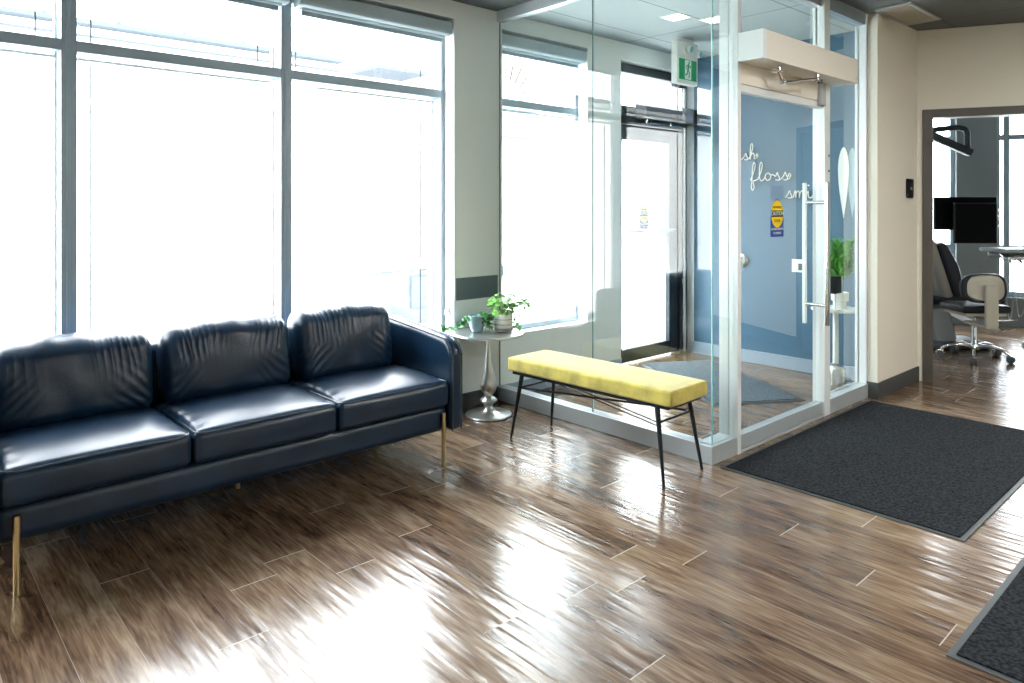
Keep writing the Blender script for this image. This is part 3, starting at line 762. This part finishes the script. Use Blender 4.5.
for i in range(3):
    a, b_ = cx0+i*CW, cx0+(i+1)*CW
    hh = tops[i]
    if i == 2: b_ -= .045
    def fcush(p, u, i=i, hh=hh):
        x, y, z = p
        w_ = (u[2]+1)/2; ux, uy = u[0], u[1]
        t = max(0, 1-abs(ux)**5)
        # belly
        y += (-.030 if uy < 0 else .02)*t*(1-(u[2]*.9)**2)*abs(uy)
        # rounded upper outline with puckers
        z -= .035*abs(ux)**6*w_
        side = max(0, abs(ux)-.86)/.14
        x -= math.copysign(.018*side*(1-w_*.4), ux)
        if w_ > .5: z += (.006*math.sin(x*15+i*2.1)+.003*math.sin(x*47+i))*(w_-.5)*2*t
        # gathered folds running down from the top seam, fading out
        ph = x*118+5*nz(x*4+i*7, z*3, i)+2.5*(1-w_)*math.sin(i+x*5)
        top = max(0, w_-.38)/.62
        loc = .5+.9*nz(x*5+i*3.3, z*2.2, 5.1)
        fold = .62*math.sin(ph+6*nz(x*3, z*4, i*2.))+.38*math.sin(x*52+i+4*nz(x*4, z*5, i+3.))
        fold = 1-2*abs(fold)**.7
        y_off = -.0085*fold*top*(1-top*.35)*max(0, loc)*t
        # diagonal creases from the lower corners
        low = max(0, .75-w_)*max(0, abs(ux)-.30)
        y_off += (.013+.006*nz(x*11, z*9, i+.5))*math.sin((z*1.0+abs(ux)*.30+.02*nz(x*8, z*8, i))*125+i*1.3)*low
        y_off += .010*nz(x*9+i*5, z*7, 2.2)
        if uy < 0: y += y_off*abs(uy)
        else: y -= y_off*.6*abs(uy)
        # lean back
        y += .16*(z-.46)
        return (x, y, z)
    m = MB().rbox(a+.006-ox, b_-.006-ox, 3.455-oy, 3.635-oy, .462, hh, .07, seg=6, n=(140, 4, 64), fn=fcush)
    cb_ = m.build('back_cushion', M['leather'], sofa, smooth=True, auto=80)
for x, y, h in ((.40, 3.058, .285), (2.283, 3.058, .285), (1.357, 3.50, .18), (.42, 3.70, .18), (2.26, 3.70, .18)):
    m = MB().cyl((x-ox, y-oy, 0), (x-ox, y-oy, h), .0115, 20)
    lab(m.build('leg', M['brass'], sofa, smooth=True), 'slim brass leg')
tag(sofa, 'long navy leather three seat sofa with slim brass legs under the window', 'sofa')

# ------------------------------------------------------------------ bench
bench = empty('bench', (3.062, 2.638, 0), math.radians(2.4))
def fpad(p, u):
    x, y, z = p; e_ = (1-u[0]**4)*(1-u[1]**6)
    if u[2] > 0: z += .008*e_*u[2]+.0025*nz(x*9, y*9, 1)*e_
    return (x, y, z)
MB().rbox(-.172, .172, -.575, .575, .396, .476, .014, seg=4, n=(10, 30, 2), fn=fpad).build('seat', M['fabric_y'], bench, smooth=True)
f = MB(); f.box(-.155, .155, -.545, -.525, .378, .396); f.box(-.155, .155, .525, .545, .378, .396); f.box(-.155, -.135, -.525, .525, .378, .396); f.box(.135, .155, -.525, .525, .378, .396)
f.build('seat_frame', M['black_metal'], bench)
legs = {}
for sx in (-1, 1):
    for sy in (-1, 1):
        top = Vector((sx*.145, sy*.475, .380)); bot = Vector((sx*.178, sy*.535, 0)); legs[sx, sy] = (top, bot)
        MB().cyl(top, bot, .0135, 14, .0075).build('leg', M['black_metal'], bench, smooth=True)
def on(sx, sy, z): t, b_ = legs[sx, sy]; k = (t.z-z)/t.z; return t+(b_-t)*k
for sy in (-1, 1): MB().cyl(on(-1, sy, .305), on(1, sy, .305), .006, 10).build('stretcher', M['black_metal'], bench)
MB().cyl(on(-1, 1, .305), on(1, -1, .305), .006, 10).build('cross_rod', M['black_metal'], bench)
for dz in (0, -.018): MB().cyl(on(-1, -1, .305+dz), on(1, 1, .305+dz), .0038, 8).build('cross_rod', M['black_metal'], bench)
tag(bench, 'low bench with a chartreuse velvet seat on black metal legs by the glass', 'bench')

# ------------------------------------------------------------------ side table and its plants
TX, TY, TZ = 3.068, 3.615, .556
t = empty('side_table', (TX, TY, 0))
MB().lathe([(.150, 0), (.155, .006), (.150, .013), (.09, .020), (.05, .032), (.032, .05), (.028, .066)], 48).build('foot', M['pewter'], t, smooth=True)
MB().lathe([(.028, .066), (.034, .076), (.056, .094), (.058, .102), (.05, .112), (.03, .124), (.027, .134), (.036, .146), (.05, .168), (.057, .195), (.052, .23), (.04, .28), (.029, .34), (.02, .41), (.014, .48), (.013, .53)], 40).build('pedestal', M['pewter'], t, smooth=True)
MB().lathe([(.02, .528), (.228, .532), (.236, .540), (.234, .550), (.226, .552)], 64).build('table_top', M['pewter'], t, smooth=True)
tag(t, 'round hammered silver pedestal table between the sofa and the glass wall', 'side table')

def leaf_mb(m, base, direction, up, L_, W_, fold=.25, seg=5, round_=False, droop=.2):
    d = Vector(direction).normalized(); u = Vector(up); s_ = d.cross(u)
    if s_.length < .01: s_ = Vector((1, 0, 0))
    s_.normalize(); u = s_.cross(d).normalized(); vs = []; fs = []
    for k in range(seg+1):
        t = k/seg
        wd = W_*(math.sqrt(max(0, 1-(2*t-1)**2)) if round_ else math.sin(PI*t**.75)**.9 if t < 1 else 0)
        c_ = Vector(base)+d*L_*t-u*droop*L_*t*t
        vs += [tuple(c_+s_*wd/2+u*fold*wd/2), tuple(c_), tuple(c_-s_*wd/2+u*fold*wd/2)]
    for k in range(seg):
        a = k*3
        fs += [(a, a+1, a+4, a+3), (a+1, a+2, a+5, a+4)]
    m.add(vs, fs)

# trailing plant in a blue pot
e = empty('potted_plant', (TX-.062, TY+.045, TZ))
MB().lathe([(.036, 0), (.050, .03), (.056, .07), (.058, .105), (.054, .106), (.050, .098), (0, .095)], 28).build('pot', M['pot_blue'], e, smooth=True)
MB().lathe([(0, .094), (.05, .094), (0, .1)], 20).build('soil', M['soil'], e)
fo = MB(); st = MB(); rl = random.Random(3)
for k in range(95):
    a = rl.uniform(-2.0, 1.0); rr_ = rl.uniform(.02, .075); z = .115-rl.random()*.11*(rr_/.075)
    b_ = Vector((rr_*math.cos(a)+.018, rr_*math.sin(a)-.012, max(.01, z)))
    leaf_mb(fo, b_, (math.cos(a), math.sin(a), rl.uniform(-.6, .5)), (rl.uniform(-.3, .3), rl.uniform(-.3, .3), 1), rl.uniform(.030, .046), rl.uniform(.024, .036))
trail = catmull([(-.02, -.02, .105), (-.07, -.0, .10), (-.115, -.0, .06), (-.165, .0, .04), (-.22, .01, .035), (-.26, .012, .05), (-.285, .012, .02)], 5)
st.tube(trail, .0022, 5)
for k, p in enumerate(trail[4::2]):
    for sg in (-1, 1):
        leaf_mb(fo, p, (rl.uniform(-.5, .3), sg*.5, rl.uniform(-.2, .6)), (0, -.8, .6), .044-.0010*k, .040-.0010*k, round_=True, droop=.1)
trail2 = catmull([(.03, -.03, .1), (.058, -.04, .07), (.066, -.045, .03), (.07, -.05, .012)], 5); st.tube(trail2, .0022, 5)
for p in trail2[4::2]:
    for sg in (-1, 1): leaf_mb(fo, p, (rl.uniform(-.3, .8), sg*.5, .2), (0, -.4, 1), .03, .026)
st.build('stems', M['stem'], e); fo.build('foliage', M['leaf_dk'], e, smooth=True)
tag(e, 'trailing green plant in a pale blue pot nearer the sofa on the silver table', 'potted plant')

# upright round leaved plant in a white banded pot
e = empty('potted_plant', (TX+.085, TY-.055, TZ))
MB().lathe([(.054, 0), (.058, .008), (.060, .11), (.056, .115), (.052, .106), (0, .104)], 32).build('pot', M['pot_white'], e, smooth=True)
bd = MB(); [bd.lathe([(.0585+.001*k, z), (.0612, z), (.0612, z+hh_), (.0585, z+hh_)], 32) for k, (z, hh_) in enumerate(((.005, .018), (.045, .004), (.078, .004)))]
bd.build('pot_bands', M['pot_band'], e, smooth=True)
MB().lathe([(0, .10), (.052, .10), (0, .107)], 20).build('soil', M['soil'], e)
fo = MB(); st = MB(); rl = random.Random(12)
for k in range(150):
    a = rl.uniform(0, 2*PI); el = rl.uniform(.0, 1.4); R_ = rl.uniform(.05, .115)
    tip = Vector((R_*1.0*math.cos(a)*math.cos(el), R_*math.sin(a)*math.cos(el), .125+R_*1.15*math.sin(el)))
    if k % 2 == 0: st.tube([(tip.x*.3, tip.y*.3, .10), (tip.x*.6, tip.y*.6, .10+(tip.z-.10)*.6), tuple(tip)], .0013, 4)
    leaf_mb(fo, tip, (math.cos(a), math.sin(a), rl.uniform(-.4, .3)), (rl.uniform(-.4, .4), rl.uniform(-.6, .2), 1), rl.uniform(.028, .042), rl.uniform(.028, .040), round_=True)
for br in ([(.03, -.01, .12), (.07, -.03, .15), (.105, -.04, .165), (.135, -.05, .18), (.155, -.055, .165)], [(.03, -.01, .11), (.065, -.03, .13), (.085, -.04, .09), (.095, -.045, .04), (.085, -.05, .012)], [(.02, -.02, .11), (.05, -.04, .10), (.06, -.05, .05), (.07, -.06, .012)]):
    p = catmull(br, 5); st.tube(p, .0017, 5)
    for q in p[5:]:
        if rl.random() < .85: leaf_mb(fo, q, (rl.uniform(-1, 1), rl.uniform(-1, .5), rl.uniform(-.3, .6)), (0, -.5, .8), rl.uniform(.022, .034), rl.uniform(.02, .03), round_=True)
for k in range(22):
    q = Vector((.135, -.05, .172))+Vector((rl.uniform(-.035, .035), rl.uniform(-.03, .03), rl.uniform(-.02, .025)))
    leaf_mb(fo, q, (rl.uniform(-1, 1), rl.uniform(-1, .5), rl.uniform(-.3, .6)), (0, -.5, .8), rl.uniform(.022, .034), rl.uniform(.02, .03), round_=True)
st.build('stems', M['stem'], e); fo.build('foliage', M['leaf_l'], e, smooth=True)
tag(e, 'bushy pale green round leaved plant in a white banded pot on the silver table', 'potted plant')

# ------------------------------------------------------------------ vestibule table with palm
QX, QY, QZ = 5.485, 2.375, .61
t = empty('pedestal_table', (QX, QY, 0))
MB().lathe([(.070, 0), (.073, .01), (.064, .15), (.056, .172), (.03, .185), (.024, .19)], 40).build('bell_foot', M['pewter'], t, smooth=True)
MB().lathe([(.022, .188), (.020, .59)], 24).build('column', M['white_pl'], t, smooth=True)
MB().lathe([(.03, .588), (.172, .592), (.176, .60), (.172, .61)], 56).build('table_top', M['white_pl'], t, smooth=True)
tag(t, 'small round white table with a silver bell foot behind the glass side light', 'side table')
e = empty('palm_pot', (QX+.015, QY-.025, QZ))
MB().lathe([(.046, 0), (.048, .004), (.048, .055), (.062, .06), (.064, .12), (.060, .122), (.056, .112), (0, .11)], 28).build('pot', M['pot_white'], e, smooth=True)
MB().lathe([(0, .109), (.05, .109), (0, .116)], 20).build('soil', M['soil'], e)
fo = MB(); st = MB(); rl = random.Random(5)
for k in range(40):
    a = rl.uniform(0, 2*PI); rr_ = rl.uniform(.03, .11); h = rl.uniform(.16, .40)
    p = catmull([(0, 0, .11), (rr_*.3*math.cos(a), rr_*.3*math.sin(a), .11+h*.55), (rr_*math.cos(a)+.05, rr_*math.sin(a), .11+h), (rr_*1.5*math.cos(a)+.065, rr_*1.5*math.sin(a), .09+h)], 5)
    st.tube(p, .002, 4)
    for j in range(5, len(p)):
        d_ = (p[j]-p[j-1]).normalized()
        for sg in (-1, 1):
            sd = d_.cross(Vector((0, 0, 1)))*sg
            leaf_mb(fo, p[j], d_*.5+sd+Vector((0, 0, rl.uniform(-.1, .3))), (0, 0, 1), rl.uniform(.05, .085), rl.uniform(.018, .028), seg=4)
st.build('stems', M['stem'], e); fo.build('fronds', M['leaf'], e, smooth=True)
tag(e, 'bushy green palm in a white pot on the small white vestibule table', 'potted plant')
e = empty('desk_box', (QX-.135, QY-.06, QZ))
MB().box(-.055, .055, -.018, .018, .128, .255).build('body', M['black_gloss'], e, bevel=.003)
MB().box(.055, .075, -.018, .018, .128, .255).build('side_strip', M['beige_pl'], e, bevel=.002)
k = MB(); k.box(-.045, .045, -.03, .03, 0, .008); k.box(-.008, .008, .0, .012, .008, .128); k.build('stand', M['white_pl'], e, bevel=.004)
tag(e, 'black square panel on a white stand beside the palm pot', 'display')

# ------------------------------------------------------------------ treatment room
def yaw_T(u, d_):
    s_ = (u-512)/714*d_; a = math.radians(47.8)
    return (math.cos(a)*d_+math.sin(a)*s_, math.sin(a)*d_-math.cos(a)*s_)
RZ = math.radians(47.8-90)      # facing the doorway: local x = to the side, local y = deeper into the room
# stool
sx_, sy_ = 7.50, 1.99
e = empty('stool', (sx_, sy_, 0), RZ)
hub = MB().lathe([(.035, .085), (.042, .095), (.042, .125), (.03, .14), (.024, .15), (.022, .30), (.016, .302), (.016, .40)], 24)
hub.build('gas_column', M['chrome'], e, smooth=True)
for k in range(5):
    a = math.radians(20+72*k); d_ = Vector((math.cos(a), math.sin(a), 0))
    p = [d_*.03+Vector((0, 0, .112)), d_*.12+Vector((0, 0, .125)), d_*.22+Vector((0, 0, .105)), d_*.275+Vector((0, 0, .07))]
    MB().tube(catmull(p, 4), [.02-.009*j/12 for j in range(13)], 10).build('base_arm', M['chrome'], e, smooth=True)
    c_ = MB()
    for sd in (-1, 1):
        c_.cyl(d_*.285+Vector((-d_.y, d_.x, 0))*sd*.008+Vector((0, 0, .030)), d_*.285+Vector((-d_.y, d_.x, 0))*sd*.026+Vector((0, 0, .030)), .030, 20)
    w_ = c_.build('caster', M['grey_dk'], e, smooth=True)
    MB().rbox(-.03, .03, -.007, .007, .028, .068, .006, TR(d_.x*.28, d_.y*.28, 0, rz=a)).build('fork', M['chrome'], w_, smooth=True)
def fseat2(p, u):
    x, y, z = p; z += .02*(1-u[0]**2)*(1-u[1]**2)*(u[2] > 0); return (x, y, z)
MB().rbox(-.20, .23, -.17, .22, .43, .495, .03, seg=4, n=(10, 10, 1), fn=fseat2).build('seat', M['black_soft'], e, smooth=True)
MB().rbox(-.17, .20, -.14, .19, .40, .432, .012).build('seat_pan', M['beige_pl'], e, smooth=True)
# backrest: oval pad, dark rim with a putty shell on the lobby side
def oval(w2, h2, n_=40, pw=2.8):
    return [(w2*abs(math.cos(a))**(2/pw)*math.copysign(1, math.cos(a)), h2*abs(math.sin(a))**(2/pw)*math.copysign(1, math.sin(a))) for a in [2*PI*k/n_ for k in range(n_)]]
BX, BY, BZ = -.045, -.23, .665
Tb = TR(BX, BY, BZ, rx=PI/2-.10)
m = MB(); o_ = oval(.205, .132); n_ = len(o_)
vs = []; lay = [(.9, -.03), (1, -.015), (1, .01), (.95, .022)]
for sc_, z in lay: vs += [(a*sc_, b_*sc_, z-.04*(a/.2)**2) for a, b_ in o_]
fs = [(j*n_+i, j*n_+(i+1) % n_, (j+1)*n_+(i+1) % n_, (j+1)*n_+i) for j in range(3) for i in range(n_)]
fs += [tuple(range(n_)), tuple(3*n_+i for i in range(n_))]
m.add(vs, fs); br_ = m.build('backrest', M['black_soft'], e, smooth=True, T=Tb)
m = MB(); vs = []
for sc_, z in ((.86, .0), (.86, .018), (.80, .034)): vs += [(a*sc_, b_*sc_, z-.04*(a/.2)**2) for a, b_ in o_]
vs += [(0, 0, .040)]
fs = [(j*n_+i, j*n_+(i+1) % n_, (j+1)*n_+(i+1) % n_, (j+1)*n_+i) for j in range(2) for i in range(n_)]+[(2*n_+i, 2*n_+(i+1) % n_, 3*n_) for i in range(n_)]+[tuple(range(n_))]
m.add(vs, fs); m.build('back_shell', M['beige_pl'], br_, smooth=True)
m = MB(); m.rbox(BX-.052, BX+.062, BY-.075, BY-.045, .33, .70, .012, seg=3); m.rbox(BX-.05, BX+.06, BY-.07, .02, .315, .345, .012)
m.build('back_post', M['beige_pl'], e, smooth=True)
MB().tube(catmull([(-.03, -.02, .385), (.10, -.12, .365), (.24, -.14, .37), (.29, -.13, .372)], 4), .007, 8).build('lever', M['chrome'], e, smooth=True)
tag(e, 'dental stool with putty back shell, black rim and chrome five star base', 'stool')

# dental chair
cxx, cyy = yaw_T(948, 7.15)
e = empty('dental_chair', (cxx, cyy, 0), RZ)
def prof_yz(pts, x0, x1): pass
m = MB()   # base foot
m.rbox(-.36, .30, -.22, .22, 0, .06, .03, seg=3); m.build('foot_plate', M['grey_dk'], e, smooth=True)
m = MB(); m.rbox(-.16, .05, -.11, .11, .05, .42, .03, TR(0, 0, 0, ry=-.25)); m.build('lift_column', M['grey_pl'], e, smooth=True)
m = MB(); m.add([(-.42, -.20, .47), (-.10, -.20, .40), (.36, -.18, .15), (.42, -.18, .17), (.10, -.20, .44), (-.10, -.20, .50)]+[(-.42, .20, .47), (-.10, .20, .40), (.36, .18, .15), (.42, .18, .17), (.10, .20, .44), (-.10, .20, .50)],
      [(0, 1, 2, 3, 4, 5), (11, 10, 9, 8, 7, 6)]+[(i, (i+1) % 6, 6+(i+1) % 6, 6+i) for i in range(6)])
m.build('leg_rest_pan', M['grey_pl'], e, bevel=.012)
def fch(p, u):
    x, y, z = p; z += .03*math.sin(x*5)*(u[2] > 0); return (x, y, z)
MB().rbox(-.35, .42, -.25, .25, .43, .53, .04, seg=4, n=(12, 3, 1), fn=fch).build('seat', M['black_soft'], e, smooth=True)
def fbk(p, u):
    x, y, z = p; x += .05*math.sin(max(0, (1-abs(u[2]*1.1)))*PI/2)*(u[0] > 0); return (x, y, z)
Tk = TR(-.02, 0, .50, ry=-.32)
MB().rbox(-.05, .04, -.24, .24, 0, .56, .04, seg=4, n=(3, 4, 12), fn=fbk).build('back_cushion', M['black_soft'], e, smooth=True, T=Tk)
MB().rbox(-.16, -.045, -.235, .235, .0, .62, .045, seg=4, n=(2, 3, 8)).build('back_shell', M['putty_backlit'], e, smooth=True, T=Tk)
MB().tube(catmull([(.10, -.26, .50), (.14, -.28, .60), (.17, -.28, .66), (.14, -.28, .72)], 4), .016, 10).build('armrest_bracket', M['steel'], e, smooth=True)
tag(e, 'dark upholstered dental chair with putty back shell behind the stool', 'dental chair')

# two black monitors on a ceiling pole
def monitor(u, d_, z0, z1, wd, label, post=False):
    x, y = yaw_T(u, d_); e = empty('monitor', (x, y, (z0+z1)/2), RZ); h = (z1-z0)/2
    MB().rbox(-wd/2, wd/2, 0, .035, -h, h, .006).build('casing', M['black_gloss'], e)
    MB().box(-wd/2+.012, wd/2-.012, -.001, 0, -h+.014, h-.012).build('screen', M['screen'], e)
    s_ = MB(); s_.rbox(wd/2-.01, wd/2+.05, .03, .05, -.02, .02, .006); s_.cyl((wd/2+.035, .05, -.04), (wd/2+.035, .05, .05), .016, 12)
    s_.build('mount', M['steel'], e)
    if post: MB().cyl((0, .09, 0), (0, .09, ZC-(z0+z1)/2), .022, 14).build('ceiling_pole', M['grey_pl'], e)
    return tag(e, label, 'monitor')
monitor(966, 7.3, 1.145, 1.483, .635, 'wide black monitor mounted higher in the treatment room')
monitor(976, 7.15, 1.015, 1.42, .425, 'black monitor lower and closer in front of the wide one')

# overhead light arm
x, y = yaw_T(926, 6.75); e = empty('overhead_arm', (x, y, 0), RZ)
p = catmull([(-.5, 0, 2.06), (-.1, 0, 2.09), (.22, 0, 2.125), (.34, 0, 2.125), (.385, 0, 2.09), (.39, 0, 2.0), (.395, 0, 1.93)], 5)
MB().tube(p, .026, 12).build('upper_arm', M['frame_dark'], e, smooth=True)
MB().rbox(0, .47, -.03, .03, -.036, .036, .012, TR(.0, 0, 2.08, ry=math.radians(24))).build('lower_arm', M['frame_dark'], e, smooth=True)
MB().cyl((-.5, 0, 2.03), (-.5, 0, ZC), .03, 16).build('ceiling_post', M['grey_pl'], e, smooth=True)
tag(e, 'grey jointed overhead light arm near the top of the doorway', 'lamp arm')

# delivery unit with instrument tray
x, y = yaw_T(1013, 6.85); e = empty('delivery_unit', (x, y, 0), RZ)
MB().rbox(-.20, .55, -.16, .20, .945, .985, .015).build('tray', M['grey_pl'], e, smooth=True)
MB().rbox(-.14, .55, -.13, .17, .89, .945, .02).build('control_head', M['grey_dk'], e, smooth=True)
MB().rbox(-.22, .30, -.24, -.16, .885, .915, .01).build('holder_bar', M['steel'], e, smooth=True)
for k in range(5):
    xx = -.20+k*.095
    h = MB().tube([(xx, -.26, .87), (xx, -.20, .90), (xx+.06, -.02, .935)], [.012, .011, .007], 10).build('handpiece', M['steel'], e, smooth=True)
    MB().tube(catmull([(xx, -.26, .87), (xx+.01, -.27, .70), (xx+.04+.02*k, -.22, .42+.03*k), (xx+.09, -.1, .33+.02*k), (xx+.13, .0, .60), (xx+.14, .02, .885)], 6), .005, 6).build('hose', M['grey_pl'], h, smooth=True)
MB().cyl((.48, .05, 0), (.48, .05, .90), .035, 18).build('support_post', M['grey_pl'], e, smooth=True)
MB().rbox(.25, .70, -.15, .25, 0, .05, .02).build('foot', M['grey_pl'], e, smooth=True)
tag(e, 'grey delivery unit with handpieces and hanging hoses beside the monitors', 'dental unit')

# ------------------------------------------------------------------ fill panels added out of view to brighten the lobby walls
lampN = 0
for (x, y, t_) in ((2.4, -2.6, 'added fill panel over the far back of the lobby, out of view'), (5.6, -.9, 'added fill panel in front of the treatment room wall, out of view'), (4.2, -1.3, 'added fill panel over the lobby beyond the mats, out of view'), (3.6, .3, 'added fill panel over the lobby mats, out of view')):
    e = empty('fill_panel', (x, y, ZC)); MB().box(-.28, .28, -.28, .28, -.012, -.004).build('diffuser', M['lamp'], e)
    r = MB(); r.box(-.3, .3, -.3, -.28, -.016, 0); r.box(-.3, .3, .28, .3, -.016, 0); r.box(-.3, -.28, -.28, .28, -.016, 0); r.box(.28, .3, -.28, .28, -.016, 0)
    r.build('fill_panel_frame', M['white_pl'], e); tag(e, t_, 'ceiling light')

# ------------------------------------------------------------------ sky and portals
wd = bpy.data.worlds.new('world'); SC.world = wd; wd.use_nodes = True
bg = wd.node_tree.nodes['Background']; bg.inputs[0].default_value = (.94, .98, 1.0, 1); bg.inputs[1].default_value = 9.0
def portal(cx, cy, cz, w_, h_, nrm):
    ld = bpy.data.lights.new('portal', 'AREA'); ld.shape = 'RECTANGLE'; ld.size = w_; ld.size_y = h_; ld.cycles.is_portal = True
    o = bpy.data.objects.new('portal', ld); COL.objects.link(o); o.location = (cx, cy, cz)
    o.rotation_euler = Vector(nrm).to_track_quat('-Z', 'Y').to_euler()
portal((WX0+WX1)/2, 4.12, (WZ0+WZ1)/2, WX1-WX0, WZ1-WZ0, (0, -1, 0))
portal((VX0+VX1)/2, 4.12, (WZ0+WZ1)/2, VX1-VX0, WZ1-WZ0, (0, -1, 0))
portal((DX0+DX1)/2, 4.12, DZ1/2, DX1-DX0, DZ1, (0, -1, 0))
for xa, xb in ((-1.9, -.49), (-.085, .80)):
    p = RB @ Vector(((xa+xb)/2, .27, (ZS+ZT)/2)); portal(p.x, p.y, p.z, xb-xa, ZT-ZS, NV)

vs_ = SC.view_settings; vs_.view_transform = 'Standard'; vs_.look = 'None'; vs_.gamma = 1; vs_.exposure = 1.15; vs_.use_curve_mapping = False
SC.display_settings.display_device = 'sRGB'
SC.cycles.use_denoising = True; SC.cycles.denoising_prefilter = 'ACCURATE'
SC.cycles.max_bounces = 10; SC.cycles.transparent_max_bounces = 24; SC.cycles.diffuse_bounces = 5; SC.cycles.glossy_bounces = 5
SC.cycles.sample_clamp_indirect = 9; SC.cycles.caustics_reflective = False; SC.cycles.caustics_refractive = False
